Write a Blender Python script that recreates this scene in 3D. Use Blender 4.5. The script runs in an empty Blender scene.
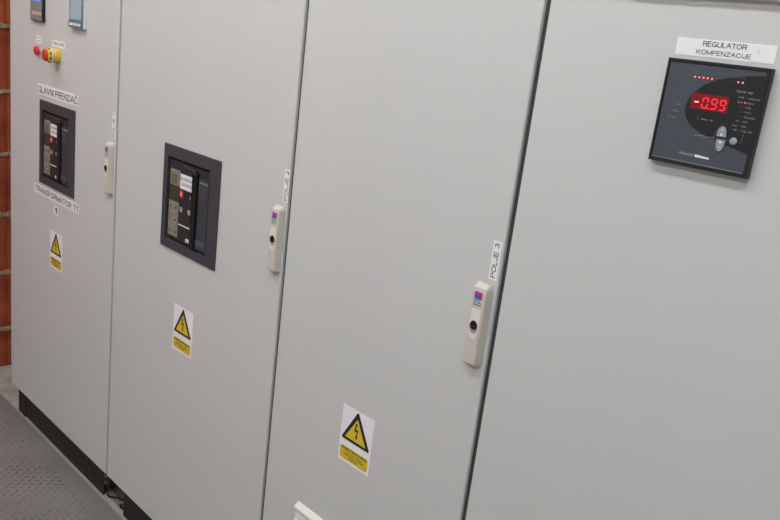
import bpy, bmesh, math, random
from mathutils import Vector, Matrix
random.seed(7)
S = bpy.context.scene
COL = S.collection

# ------------------------------------------------------------------ materials
def lin(c):
    return tuple(((v/255.0)/12.92 if v/255.0 <= 0.04045 else ((v/255.0+0.055)/1.055)**2.4) for v in c) + (1.0,)

def mat(name, rgb, rough=0.5, metal=0.0, emit=0.0, emit_rgb=None, noise=0.0, nscale=60.0, bump=0.0, bscale=400.0, coat=0.0, spec=0.5):
    m = bpy.data.materials.new(name); m.use_nodes = True
    nt = m.node_tree; b = nt.nodes['Principled BSDF']
    b.inputs['Base Color'].default_value = lin(rgb)
    b.inputs['Roughness'].default_value = rough
    b.inputs['Metallic'].default_value = metal
    b.inputs['Specular IOR Level'].default_value = spec
    if coat: b.inputs['Coat Weight'].default_value = coat; b.inputs['Coat Roughness'].default_value = 0.08
    if emit:
        b.inputs['Emission Color'].default_value = lin(emit_rgb or rgb)
        b.inputs['Emission Strength'].default_value = emit
    if noise or bump:
        tc = nt.nodes.new('ShaderNodeTexCoord')
    if noise:
        n = nt.nodes.new('ShaderNodeTexNoise'); n.inputs['Scale'].default_value = nscale; n.inputs['Detail'].default_value = 5
        nt.links.new(tc.outputs['Object'], n.inputs['Vector'])
        r = nt.nodes.new('ShaderNodeMapRange')
        r.inputs['From Min'].default_value = 0.3; r.inputs['From Max'].default_value = 0.7
        r.inputs['To Min'].default_value = 1-noise; r.inputs['To Max'].default_value = 1+noise
        nt.links.new(n.outputs['Fac'], r.inputs['Value'])
        mx = nt.nodes.new('ShaderNodeVectorMath'); mx.operation = 'SCALE'
        mx.inputs[0].default_value = lin(rgb)[:3]
        nt.links.new(r.outputs['Result'], mx.inputs['Scale'])
        nt.links.new(mx.outputs['Vector'], b.inputs['Base Color'])
    if bump:
        n2 = nt.nodes.new('ShaderNodeTexNoise'); n2.inputs['Scale'].default_value = bscale; n2.inputs['Detail'].default_value = 2
        nt.links.new(tc.outputs['Object'], n2.inputs['Vector'])
        bp = nt.nodes.new('ShaderNodeBump'); bp.inputs['Strength'].default_value = bump; bp.inputs['Distance'].default_value = 0.001
        nt.links.new(n2.outputs['Fac'], bp.inputs['Height']); nt.links.new(bp.outputs['Normal'], b.inputs['Normal'])
    return m

M = {}
M['paint'] = mat('light_grey_powder_coat', (203,203.5,201), 0.55, noise=0.012, nscale=3.0, bump=0.04, bscale=500, spec=0.35)
M['body'] = mat('cabinet_body_grey', (190,191,188), 0.5, bump=0.03, bscale=500)
M['gasket'] = mat('black_gasket', (30,30,30), 0.8, noise=0.1)
M['gapshade'] = mat('gap_shade_grey', (64,63,61), 0.8, noise=0.05)
M['plinth'] = mat('black_plinth_paint', (37,36,35), 0.6, noise=0.12, nscale=8)
M['ivory'] = mat('ivory_handle_plastic', (204,197,186), 0.42, noise=0.02, nscale=30)
M['lockshade'] = mat('lock_shade_grey', (172,160,154), 0.5, noise=0.02)
M['grip'] = mat('pale_grip_plastic', (228,222,212), 0.4, noise=0.01)
M['lock'] = mat('dark_lock_metal', (62,48,54), 0.35, metal=0.6, noise=0.1)
M['lockhole'] = mat('lock_recess', (25,20,24), 0.6, noise=0.1)
M['magenta'] = mat('magenta_print', (186,52,140), 0.5, noise=0.02)
M['blue'] = mat('blue_print', (40,108,186), 0.5, noise=0.02)
M['violet'] = mat('violet_print', (92,70,170), 0.5, noise=0.02)
M['teal'] = mat('teal_print', (40,110,120), 0.5, noise=0.02)
M['frame'] = mat('anthracite_escutcheon', (62,65,72), 0.5, noise=0.03, nscale=20, bump=0.05)
M['bface'] = mat('breaker_black_face', (43,45,49), 0.5, noise=0.05)
M['bblue'] = mat('breaker_slate_panel', (58,62,70), 0.5, noise=0.05)
M['black'] = mat('black_plastic', (20,20,22), 0.4, noise=0.05)
M['beige'] = mat('trip_unit_beige', (136,131,120), 0.5, noise=0.06, nscale=90)
M['lcdg'] = mat('dim_green_display', (104,108,84), 0.3, noise=0.03)
M['tgrey'] = mat('mid_grey_band', (84,87,92), 0.5, noise=0.03)
M['tbtn'] = mat('brown_grey_dial', (98,92,84), 0.5, noise=0.05)
M['dkbtn'] = mat('dark_button', (60,58,56), 0.5, noise=0.05)
M['greybtn'] = mat('grey_button', (150,152,154), 0.45, noise=0.02)
M['white'] = mat('white_label_film', (236,237,236), 0.5, noise=0.01)
M['wsign'] = mat('white_sign_film', (242,237,241), 0.45, noise=0.01)
M['ink'] = mat('black_ink', (28,27,30), 0.5, noise=0.02)
M['inkg'] = mat('grey_ink', (120,120,122), 0.5, noise=0.02)
M['yellow'] = mat('warning_yellow', (222,192,44), 0.45, noise=0.015)
M['yelp'] = mat('yellow_plastic', (222,184,40), 0.38, noise=0.03)
M['redp'] = mat('red_plastic', (205,62,44), 0.38, noise=0.03)
M['redmark'] = mat('red_marker', (200,48,40), 0.45, noise=0.03)
M['redlamp'] = mat('red_lens', (196,26,50), 0.2, emit=0.12, emit_rgb=(235,40,80), coat=0.5, noise=0.02)
M['cream'] = mat('cream_ring', (226,212,190), 0.45, noise=0.02)
M['chrome'] = mat('satin_chrome', (170,165,160), 0.3, metal=0.8, noise=0.02)
M['meterface'] = mat('meter_grey_face', (132,131,130), 0.45, noise=0.03)
M['lcdblue'] = mat('backlit_blue_display', (70,110,220), 0.3, emit=0.75, emit_rgb=(95,140,250), noise=0.02)
M['pinkbtn'] = mat('pale_pink_key', (212,190,182), 0.45, noise=0.02)
M['bezelblue'] = mat('slate_blue_bezel', (90,118,140), 0.4, noise=0.03)
M['lcdpale'] = mat('pale_blue_display', (166,190,198), 0.25, noise=0.02)
M['lgrey'] = mat('light_grey_housing', (222,223,226), 0.45, noise=0.02)
M['vent'] = mat('pale_vent_plastic', (226,222,216), 0.5, noise=0.015)
M['regframe'] = mat('regulator_black_bezel', (24,25,26), 0.42, noise=0.05)
M['regface'] = mat('regulator_slate_face', (70,76,84), 0.4, noise=0.03, nscale=40)
M['regedge'] = mat('regulator_lip_highlight', (118,122,126), 0.3, noise=0.03)
M['regblack'] = mat('regulator_black_print', (28,29,31), 0.35, noise=0.04)
M['regwin'] = mat('red_display_window', (84,8,12), 0.25, emit=0.22, emit_rgb=(215,10,22), noise=0.02)
M['segoff'] = mat('unlit_segment', (80,8,10), 0.3, emit=0.10, emit_rgb=(170,10,15), noise=0.02)
M['segon'] = mat('lit_red_segment', (240,30,50), 0.3, emit=1.0, emit_rgb=(255,42,62), noise=0.02)
M['seghot'] = mat('lit_pale_segment', (255,190,180), 0.3, emit=1.25, emit_rgb=(255,170,170), noise=0.02)
M['ledon'] = mat('lit_red_diode', (255,90,100), 0.3, emit=1.5, emit_rgb=(255,130,140), noise=0.02)
M['ledhalo'] = mat('diode_glow', (120,14,18), 0.3, emit=0.25, emit_rgb=(220,20,30), noise=0.02)
M['ledpink'] = mat('lit_pink_diode', (255,40,110), 0.3, emit=1.1, emit_rgb=(255,50,120), noise=0.02)
M['whiteprint'] = mat('pale_print', (158,160,163), 0.5, noise=0.02)
M['dimprint'] = mat('dim_print', (98,100,104), 0.5, noise=0.02)
M['yelprint'] = mat('khaki_print', (150,150,118), 0.5, noise=0.02)
M['regbtn'] = mat('blue_grey_key', (150,155,165), 0.4, noise=0.02)
M['rust'] = mat('rust_brown', (118,102,90), 0.8, noise=0.3, nscale=30)
M['cable'] = mat('black_cable', (22,20,22), 0.5, noise=0.05)
M['bolt'] = mat('zinc_bolt', (150,148,146), 0.35, metal=0.8, noise=0.05)
M['lamp'] = mat('lit_diffuser', (255,250,244), 0.5, emit=19.3, emit_rgb=(250,252,254), noise=0.01)
M['lamphouse'] = mat('lamp_housing_white', (225,225,222), 0.5, noise=0.02)
M['ceil'] = mat('ceiling_plaster', (205,203,198), 0.9, noise=0.04, nscale=4, bump=0.2, bscale=40)
M['plaster'] = mat('wall_plaster', (205,202,196), 0.9, noise=0.04, nscale=4, bump=0.2, bscale=40)
M['mortar'] = mat('grey_mortar', (172,152,130), 0.95, noise=0.25, nscale=60, bump=0.9, bscale=90)
M['lip'] = mat('pale_steel_edge', (156,150,141), 0.5, noise=0.12, nscale=25)

def clay():
    m = mat('fired_clay_block', (176,86,52), 0.85, bump=0.4, bscale=160); nt = m.node_tree; b = nt.nodes['Principled BSDF']
    tc = nt.nodes.new('ShaderNodeTexCoord')
    n = nt.nodes.new('ShaderNodeTexNoise'); n.inputs['Scale'].default_value = 9; n.inputs['Detail'].default_value = 8
    nt.links.new(tc.outputs['Object'], n.inputs['Vector'])
    r = nt.nodes.new('ShaderNodeValToRGB')
    r.color_ramp.elements[0].position = 0.32; r.color_ramp.elements[0].color = lin((142,60,36))
    r.color_ramp.elements[1].position = 0.68; r.color_ramp.elements[1].color = lin((190,94,56))
    nt.links.new(n.outputs['Fac'], r.inputs['Fac']); nt.links.new(r.outputs['Color'], b.inputs['Base Color'])
    return m
M['clay'] = clay()

def mottled(name, c0, c1, scale, rough, metal=0.0, lo=0.35, hi=0.65, bump=0.1):
    m = mat(name, c0, rough, metal=metal, bump=bump, bscale=120); nt = m.node_tree; b = nt.nodes['Principled BSDF']
    tc = nt.nodes.new('ShaderNodeTexCoord')
    n = nt.nodes.new('ShaderNodeTexNoise'); n.inputs['Scale'].default_value = scale; n.inputs['Detail'].default_value = 7
    nt.links.new(tc.outputs['Object'], n.inputs['Vector'])
    r = nt.nodes.new('ShaderNodeValToRGB')
    r.color_ramp.elements[0].position = lo; r.color_ramp.elements[0].color = lin(c0)
    r.color_ramp.elements[1].position = hi; r.color_ramp.elements[1].color = lin(c1)
    nt.links.new(n.outputs['Fac'], r.inputs['Fac']); nt.links.new(r.outputs['Color'], b.inputs['Base Color'])
    return m
M['concrete'] = mottled('dusty_concrete', (158,149,143), (186,178,172), 14, 0.85)
M['plate'] = mottled('painted_steel_plate', (122,118,115), (136,132,129), 5, 0.5)
M['tread'] = mottled('worn_tread_bars', (98,90,86), (130,125,121), 4.2, 0.55, lo=0.42, hi=0.66)

def _arc(cx, cy, rx, ry, a0, a1, n=10):
    return [(cx+rx*math.cos(math.radians(a0+(a1-a0)*i/n)), cy+ry*math.sin(math.radians(a0+(a1-a0)*i/n))) for i in range(n+1)]
GLYPH = {
 'A': (0.66, [[(0, 0), (.5, 1), (1, 0)], [(.2, .36), (.8, .36)]]),
 'C': (0.66, [_arc(.52, .5, .52, .5, 40, 320, 16)]),
 'Č': (0.66, [_arc(.52, .5, .52, .5, 40, 320, 16), [(.32, 1.30), (.52, 1.14), (.72, 1.30)]]),
 'D': (0.62, [[(0, 0), (0, 1), (.45, 1)]+_arc(.45, .5, .55, .5, 90, -90, 12)+[(0, 0)]]),
 'E': (0.52, [[(1, 0), (0, 0), (0, 1), (1, 1)], [(0, .53), (.92, .53)]]),
 'F': (0.48, [[(0, 0), (0, 1), (1, 1)], [(0, .52), (.85, .52)]]),
 'G': (0.70, [_arc(.5, .5, .5, .5, 42, 340, 16)+[(1, .44), (.58, .44)], [(1, .44), (1, 0)]]),
 'I': (0.001, [[(0, 0), (0, 1)]]),
 'J': (0.40, [[(1, 1), (1, .3)]+_arc(.5, .28, .5, .28, 0, -180, 8)]),
 'K': (0.58, [[(0, 0), (0, 1)], [(0, .34), (.95, 1)], [(.35, .58), (1, 0)]]),
 'L': (0.46, [[(0, 1), (0, 0), (1, 0)]]),
 'M': (0.72, [[(0, 0), (0, 1), (.5, .05), (1, 1), (1, 0)]]),
 'N': (0.60, [[(0, 0), (0, 1), (1, 0), (1, 1)]]),
 'O': (0.72, [_arc(.5, .5, .5, .5, 0, 360, 24)]),
 'P': (0.54, [[(0, 0), (0, 1), (.6, 1)]+_arc(.6, .73, .4, .27, 90, -90, 8)+[(0, .46)]]),
 'R': (0.58, [[(0, 0), (0, 1), (.6, 1)]+_arc(.6, .74, .4, .26, 90, -90, 8)+[(0, .48)], [(.55, .48), (.85, .38), (.97, 0)]]),
 'S': (0.56, [_arc(.5, .75, .46, .25, 20, 270, 12)+_arc(.5, .25, .5, .25, 90, -160, 12)]),
 'T': (0.58, [[(.5, 0), (.5, 1)], [(0, 1), (1, 1)]]),
 'U': (0.60, [[(0, 1), (0, .36)]+_arc(.5, .33, .5, .33, 180, 360, 12)+[(1, 1)]]),
 'V': (0.64, [[(0, 1), (.5, 0), (1, 1)]]),
 'Z': (0.54, [[(0, 1), (1, 1), (0, 0), (1, 0)]]),
 '1': (0.28, [[(0, .74), (.6, .80), (.95, 1), (.95, 0)]]),
 '2': (0.50, [_arc(.5, .72, .48, .28, 170, -25, 10)+[(.55, .32), (.1, .12), (0, 0), (1, 0)]]),
 '3': (0.50, [_arc(.47, .76, .42, .24, 160, -90, 10), _arc(.47, .27, .5, .27, 90, -165, 10)]),
}
# ------------------------------------------------------------------ mesh helpers
class MB:
    """collects shapes into one mesh"""
    def __init__(s): s.bm = bmesh.new(); s.mats = []
    def mi(s, m):
        if m not in s.mats: s.mats.append(m)
        return s.mats.index(m)
    def _merge(s, t, m, smooth=False):
        i = s.mi(m)
        for f in t.faces: f.material_index = i; f.smooth = smooth
        me = bpy.data.meshes.new('t'); t.to_mesh(me); t.free(); s.bm.from_mesh(me); bpy.data.meshes.remove(me)
    def box(s, x0, x1, y0, y1, z0, z1, m, bev=0.0, seg=2):
        t = bmesh.new(); bmesh.ops.create_cube(t, size=1)
        for v in t.verts: v.co = Vector(((x0+x1)/2+v.co.x*(x1-x0), (y0+y1)/2+v.co.y*(y1-y0), (z0+z1)/2+v.co.z*(z1-z0)))
        if bev: bmesh.ops.bevel(t, geom=t.edges[:], offset=bev, segments=seg, affect='EDGES', profile=0.5)
        s._merge(t, m); return s
    def prism(s, pts, y0, y1, m, bev=0.0, smooth=False):
        """outline in (x,z), extruded from y0 (back) to y1 (front)"""
        t = bmesh.new()
        vs = [t.verts.new((x, y1, z)) for x, z in pts]; f = t.faces.new(vs)
        vb = [t.verts.new((x, y0, z)) for x, z in pts]; t.faces.new(vb[::-1])
        n = len(pts)
        for i in range(n): t.faces.new((vs[i], vb[i], vb[(i+1) % n], vs[(i+1) % n]))
        bmesh.ops.recalc_face_normals(t, faces=t.faces[:])
        if bev:
            ed = [e for e in t.edges if all(v.co.y == vs[0].co.y for v in e.verts)]
            bmesh.ops.bevel(t, geom=ed, offset=bev, segments=2, affect='EDGES', profile=0.5)
        s._merge(t, m, smooth); return s
    def xprism(s, pts, x0, x1, m):
        """outline in (y,z), extruded along x"""
        t = bmesh.new()
        a = [t.verts.new((x0, y, z)) for y, z in pts]; b = [t.verts.new((x1, y, z)) for y, z in pts]
        t.faces.new(a); t.faces.new(b[::-1]); n = len(pts)
        for i in range(n): t.faces.new((a[i], b[i], b[(i+1) % n], a[(i+1) % n]))
        bmesh.ops.recalc_face_normals(t, faces=t.faces[:]); s._merge(t, m); return s
    def lathe(s, prof, cx, cz, m, seg=40):
        """profile list (radius, y) about an axis along y"""
        t = bmesh.new(); rings = []
        for r, y in prof:
            if r <= 1e-6: rings.append([t.verts.new((cx, y, cz))])
            else: rings.append([t.verts.new((cx+r*math.cos(2*math.pi*i/seg), y, cz+r*math.sin(2*math.pi*i/seg))) for i in range(seg)])
        for a, b in zip(rings, rings[1:]):
            for i in range(seg):
                j = (i+1) % seg
                if len(a) == 1: t.faces.new((a[0], b[i], b[j]))
                elif len(b) == 1: t.faces.new((a[i], a[j], b[0]))
                else: t.faces.new((a[i], a[j], b[j], b[i]))
        bmesh.ops.recalc_face_normals(t, faces=t.faces[:]); s._merge(t, m, True); return s
    def disc(s, cx, cz, r, y0, y1, m, seg=24):
        return s.prism([(cx+r*math.cos(2*math.pi*i/seg), cz+r*math.sin(2*math.pi*i/seg)) for i in range(seg)], y0, y1, m)
    def stroke(s, pts, w, y0, y1, m):
        for (ax, az), (bx, bz) in zip(pts, pts[1:]):
            dx, dz = bx-ax, bz-az; L = math.hypot(dx, dz) or 1; nx, nz = -dz/L*w/2, dx/L*w/2
            s.prism([(ax+nx, az+nz), (bx+nx, bz+nz), (bx-nx, bz-nz), (ax-nx, az-nz)], y0, y1, m)
        return s
    def tube(s, pts, r, m, seg=8):
        t = bmesh.new(); rings = []
        P = [Vector(p) for p in pts]
        for i, p in enumerate(P):
            d = (P[min(i+1, len(P)-1)]-P[max(i-1, 0)]).normalized()
            u = d.cross(Vector((0, 0, 1)));  u = u.normalized() if u.length > 1e-4 else Vector((1, 0, 0)); v = d.cross(u)
            rings.append([t.verts.new(p+u*r*math.cos(2*math.pi*k/seg)+v*r*math.sin(2*math.pi*k/seg)) for k in range(seg)])
        for a, b in zip(rings, rings[1:]):
            for i in range(seg): t.faces.new((a[i], a[(i+1) % seg], b[(i+1) % seg], b[i]))
        t.faces.new(rings[0]); t.faces.new(rings[-1][::-1])
        bmesh.ops.recalc_face_normals(t, faces=t.faces[:]); s._merge(t, m, True); return s
    def text(s, txt, x0, x1, z0, z1, y0, y1, m, vertical=False, shear=0.0, stretch=0.0):
        """lettering whose inked box is fitted exactly to x0..x1, z0..z1 (vertical: reads upward)"""
        c = bpy.data.curves.new('t', 'FONT'); c.body = txt; c.size = 1; c.extrude = 0.0; c.resolution_u = 3; c.shear = shear
        c.offset = stretch
        o = bpy.data.objects.new('t', c); COL.objects.link(o)
        bpy.context.view_layer.update()
        me = bpy.data.meshes.new_from_object(o.evaluated_get(bpy.context.evaluated_depsgraph_get()))
        bpy.data.objects.remove(o); bpy.data.curves.remove(c)
        t = bmesh.new(); t.from_mesh(me); bpy.data.meshes.remove(me)
        P = [(-v.co.y, v.co.x) if vertical else (v.co.x, v.co.y) for v in t.verts]
        ax, bx = min(q[0] for q in P), max(q[0] for q in P); az, bz = min(q[1] for q in P), max(q[1] for q in P)
        for v, q in zip(t.verts, P):
            v.co = Vector((x0+(q[0]-ax)/(bx-ax)*(x1-x0), y1, z0+(q[1]-az)/(bz-az)*(z1-z0)))
        r = bmesh.ops.extrude_face_region(t, geom=t.faces[:])
        for v in [g for g in r['geom'] if isinstance(g, bmesh.types.BMVert)]: v.co.y = y0
        bmesh.ops.recalc_face_normals(t, faces=t.faces[:])
        s._merge(t, m); return s
    def grot(s, txt, x0, x1, z0, z1, y0, y1, m, vertical=False, weight=0.13, space=0.20):
        """plain grotesque capitals drawn with even strokes, fitted to the box"""
        x = 0.0; L = []
        for ch in txt:
            if ch == ' ': x += 0.42; continue
            w, g = GLYPH[ch]
            for pl in g: L.append([(x+a*w, b_) for a, b_ in pl])
            x += w+space
        x -= space
        W_, H_ = (z1-z0, x1-x0) if vertical else (x1-x0, z1-z0)
        t_ = weight*H_; sx = (W_-t_)/x; sz = (H_-t_)
        for pl in L:
            P = [(t_/2+a*sx, t_/2+b_*sz) for a, b_ in pl]
            P = [(x1-v, z0+u) if vertical else (x0+u, z0+v) for u, v in P]
            for (ax, az), (bx, bz) in zip(P, P[1:]):
                dx, dz = bx-ax, bz-az; l = math.hypot(dx, dz)
                if l < 1e-9: continue
                ex, ez = dx/l*t_*0.38, dz/l*t_*0.38
                s.stroke([(ax-ex, az-ez), (bx+ex, bz+ez)], t_, y0, y1, m)
        return s
    def build(s, name, parent=None, loc=None, label=None):
        me = bpy.data.meshes.new(name); s.bm.to_mesh(me); s.bm.free()
        for k in s.mats: me.materials.append(M[k])
        o = bpy.data.objects.new(name, me); COL.objects.link(o)
        if parent: o.parent = parent
        if loc: o.location = loc
        if label: o['label'] = label
        return o

def thing(name, label, cat, loc=(0, 0, 0), group=None):
    o = bpy.data.objects.new(name, None); COL.objects.link(o); o.location = loc; o.empty_display_size = 0.05
    return tag(o, label, cat, group)
def tag(o, label, cat, group=None):
    o['label'] = label; o['category'] = cat
    if group: o['group'] = group
    return o
def kids(o): return [c for c in bpy.data.objects if c.parent == o]
def copy_tree(o, parent=None):
    c = o.copy(); COL.objects.link(c)
    if parent: c.parent = parent
    for ch in kids(o): copy_tree(ch, c)
    return c
def rrect(x0, x1, z0, z1, r, n=4):
    P = []
    for cx, cz, a in ((x1-r, z1-r, 0), (x0+r, z1-r, 90), (x0+r, z0+r, 180), (x1-r, z0+r, 270)):
        for i in range(n+1):
            t = math.radians(a+90*i/n); P.append((cx+r*math.cos(t), cz+r*math.sin(t)))
    return P

# ------------------------------------------------------------------ the setting
XW = -0.4376
b = MB(); b.box(XW-0.3, 4.2, 0.028, 1.1, -0.12, 0, 'concrete'); b.box(XW-0.3, 7.5, -5.5, 0.028, -0.12, -0.012, 'concrete')
o = b.build('floor'); o['kind'] = 'structure'
b = MB(); b.box(XW-0.3, 4.2, -3.2, 1.1, 2.95, 3.05, 'ceil'); o = b.build('ceiling'); o['kind'] = 'structure'
b = MB(); b.box(XW-0.3, 4.2, 1.0, 1.1, 0, 2.95, 'plaster'); o = b.build('wall_back'); o['kind'] = 'structure'

# hollow clay block wall with ribbed faces
b = MB()
b.box(XW-0.25, XW-0.004, -3.1, 1.0, 0, 2.95, 'mortar')
joints = [-0.079+0.2574*k for k in range(13)]
t = bmesh.new()
L = 0.334
for k in range(12):
    z0, z1 = max(0.0, joints[k]+0.008), min(2.95, joints[k+1]-0.008)
    off = (k % 2)*L/2 - 0.04
    y = -3.1-L+off
    while y < 1.0:
        ya, yb = max(-3.1, y+0.004), min(1.0, y+L-0.004)
        if yb-ya > 0.03:
            prof = []; n = max(2, int((yb-ya)/0.040)); st = (yb-ya)/n
            jx = random.uniform(-0.0025, 0.0025)
            for i in range(n):
                u = ya+i*st
                prof += [(u, 0), (u+st*0.58, 0), (u+st*0.66, -0.0022), (u+st*0.92, -0.0022)]
            prof.append((yb, 0))
            f = [t.verts.new((XW+jx+d, yy, z0)) for yy, d in prof]; g = [t.verts.new((XW+jx+d, yy, z1)) for yy, d in prof]
            for i in range(len(f)-1): t.faces.new((f[i], f[i+1], g[i+1], g[i]))
            bk = [t.verts.new((XW-0.02, yy, zz)) for yy, zz in ((ya, z0), (yb, z0), (yb, z1), (ya, z1))]
            t.faces.new((f[0], g[0], bk[3], bk[0])); t.faces.new((f[-1], bk[1], bk[2], g[-1]))
            t.faces.new([bk[3]]+g+[bk[2]]); t.faces.new([bk[0]]+f+[bk[1]])
        y += L
bmesh.ops.recalc_face_normals(t, faces=t.faces[:]); b._merge(t, 'clay')
for k in range(1, 12):     # squeezed out mortar beads
    z = joints[k]; y = -1.5
    while y < 0.99:
        w = random.uniform(0.008, 0.022); d = random.uniform(0.001, 0.007); h = random.uniform(0.006, 0.011)
        b.box(XW-0.02, XW+d, y, min(0.99, y+w), z-h, z+h*random.uniform(0.7, 1.2), 'mortar', 0.0015, 1); y += w
o = b.build('wall_left'); o['kind'] = 'structure'

# tear pattern steel floor plate in front of the cabinets + its pale edge strip
b = MB()
b.box(XW, 4.1, -3.1, 0.0212, -0.012, -0.0005, 'plate')
t = bmesh.new(); pitch = 0.0275; j = 0; y = -0.050
while y > -1.6:
    i = 0; x = XW+0.02+(pitch/2 if j % 2 else 0)
    while x < 3.6:
        a = math.radians(44) if (i+j) % 2 else math.radians(-46)
        c, s_ = math.cos(a), math.sin(a); l, w, h = 0.0115, 0.0034, 0.0015
        base = [(-l, 0), (-l*0.55, w), (l*0.55, w), (l, 0), (l*0.55, -w), (-l*0.55, -w)]
        lo = [t.verts.new((x+u*c-v*s_, y+u*s_+v*c, -0.0005)) for u, v in base]
        hi = [t.verts.new((x+(u*c-v*s_)*0.6, y+(u*s_+v*c)*0.6, -0.0005+h)) for u, v in base]
        t.faces.new(hi)
        for q in range(6): t.faces.new((lo[q], lo[(q+1) % 6], hi[(q+1) % 6], hi[q]))
        x += pitch; i += 1
    y -= pitch*0.72; j += 1
bmesh.ops.recalc_face_normals(t, faces=t.faces[:]); b._merge(t, 'tread')
o = b.build('floor_plate'); tag(o, 'brown-grey steel tread plate floor with worn raised bars in front of the cabinets', 'floor plate')
b = MB(); b.box(XW, 4.1, 0.0215, 0.0275, -0.0115, 0.0015, 'lip', 0.001, 1); o = b.build('trim_1'); o['kind'] = 'structure'

# ------------------------------------------------------------------ cabinets
ZD0, ZD1 = 0.1296, 2.08
GAP = 0.0112
SE = [0.0, 0.8194, 1.6429, 2.2464, 2.8464]
def door_mesh(w, holes):
    """folded sheet door from x=0..w, z=ZD0..ZD1, front at y=0, with rectangular cut-outs"""
    xs = sorted({0.0, w} | {h[0] for h in holes} | {h[1] for h in holes}); zs = sorted({ZD0, ZD1} | {h[2] for h in holes} | {h[3] for h in holes})
    t = bmesh.new(); T = 0.019
    F = {(i, k): t.verts.new((x, 0, z)) for i, x in enumerate(xs) for k, z in enumerate(zs)}
    B = {(i, k): t.verts.new((x, T, z)) for i, x in enumerate(xs) for k, z in enumerate(zs)}
    def solid(i, k):
        if i < 0 or k < 0 or i >= len(xs)-1 or k >= len(zs)-1: return False
        cx, cz = (xs[i]+xs[i+1])/2, (zs[k]+zs[k+1])/2
        return not any(h[0] < cx < h[1] and h[2] < cz < h[3] for h in holes)
    for i in range(len(xs)-1):
        for k in range(len(zs)-1):
            if not solid(i, k): continue
            t.faces.new((F[i, k], F[i+1, k], F[i+1, k+1], F[i, k+1])); t.faces.new((B[i, k], B[i, k+1], B[i+1, k+1], B[i+1, k]))
            if not solid(i-1, k): t.faces.new((F[i, k], F[i, k+1], B[i, k+1], B[i, k]))
            if not solid(i+1, k): t.faces.new((F[i+1, k+1], F[i+1, k], B[i+1, k], B[i+1, k+1]))
            if not solid(i, k-1): t.faces.new((F[i+1, k], F[i, k], B[i, k], B[i+1, k]))
            if not solid(i, k+1): t.faces.new((F[i, k+1], F[i+1, k+1], B[i+1, k+1], B[i, k+1]))
    bmesh.ops.recalc_face_normals(t, faces=t.faces[:])
    ed = [e for e in t.edges if all(abs(v.co.y) < 1e-6 for v in e.verts) and
          (all(abs(v.co.x) < 1e-6 for v in e.verts) or all(abs(v.co.x-w) < 1e-6 for v in e.verts) or
           all(abs(v.co.z-ZD0) < 1e-6 for v in e.verts) or all(abs(v.co.z-ZD1) < 1e-6 for v in e.verts))]
    bmesh.ops.bevel(t, geom=ed, offset=0.0030, segments=4, affect='EDGES', profile=0.5)
    for v in list(t.verts):
        if not v.link_faces: t.verts.remove(v)
    return t

BRX = [0.269, 1.0941]          # breaker frame left edges
LAB = ['far-left grey cabinet door with a red lamp, yellow switch and two meters above its breaker',
       'second grey cabinet from the brick wall, with only a breaker window and warning sign',
       'third grey cabinet from the brick wall, plain door with louvred vent at the bottom',
       'right-most grey cabinet, carrying the square regulator with red digits']
CAB = []
for n in range(4):
    x0, x1 = SE[n], SE[n+1]-GAP
    cab = thing('switchgear_cabinet', LAB[n], 'cabinet', (x0, 0, 0), 'row of grey switchgear cabinets'); CAB.append(cab)
    W = SE[n+1]-SE[n]
    holes = []
    if n < 2:
        hx = BRX[n]-x0; holes = [(hx+0.02, hx+0.25, 1.0075, 1.2437)]
    # body: shell with an open front pocket where a device is recessed
    b = MB(); t = bmesh.new()
    b.box(0.0008, W-0.0008, 0.30, 0.64, 0.10, 2.10, 'body', 0.002, 1)
    b.box(0.0008, 0.03, 0.026, 0.30, 0.10, 2.10, 'body'); b.box(W-0.03, W-0.0008, 0.026, 0.30, 0.10, 2.10, 'body')
    b.box(0.03, W-0.03, 0.026, 0.30, 0.10, 0.13, 'body'); b.box(0.03, W-0.03, 0.026, 0.30, 2.07, 2.10, 'body')
    b.build('body', cab)
    b = MB()
    b.box(0.001, 0.028, 0.0195, 0.0262, 0.125, 2.09, 'gasket'); b.box(W-0.028, W-0.001, 0.0195, 0.0262, 0.125, 2.09, 'gasket')
    b.box(0.028, W-0.028, 0.0195, 0.0262, 0.128, 0.15, 'gasket'); b.box(0.028, W-0.028, 0.0195, 0.0262, 2.06, 2.09, 'gasket')
    b.build('gasket', cab)
    b = MB(); b.box(W-GAP+0.0002, W-0.0002, 0.0072, 0.0194, ZD0+0.002, ZD1, 'gapshade'); b.build('door_gap_shade', cab)  # dark strip added to colour in the shade inside the door gap
    b = MB(); b._merge(door_mesh(x1-x0, holes), 'paint'); door = b.build('door', cab)
    # plinth: corner pieces and removable front cover
    PY = 0.0285
    def corner(xa):
        q = MB(); q.box(xa, xa+0.068, PY, PY+0.07, 0, 0.0995, 'plinth', 0.0015, 1); q.build('plinth_corner', cab)
    if n != 1: corner(0.0)
    if n != 0: corner(W-0.0688)
    b = MB()
    xa, xb = 0.0690, W-0.0698
    if n == 0: xb = 0.737
    if n == 1: xa = 0.0570
    b.box(xa, xb, PY+0.003, PY+0.006, 0.001, 0.098, 'plinth', 0.001, 1)
    b.box(xa, xb, PY+0.006, PY+0.02, 0.088, 0.098, 'plinth')
    if n == 0: b.box(0.735, 0.776, PY+0.003, PY+0.006, 0.050, 0.0985, 'plinth', 0.001, 1)
    b.build('plinth_cover', cab)
    b = MB()
    b.box(0.0, 0.068, 0.55, 0.62, 0, 0.0995, 'plinth'); b.box(W-0.0688, W-0.0008, 0.55, 0.62, 0, 0.0995, 'plinth')
    b.box(0.068, W-0.0688, 0.60, 0.62, 0, 0.0995, 'plinth')
    b.build('plinth_frame', cab)


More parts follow.
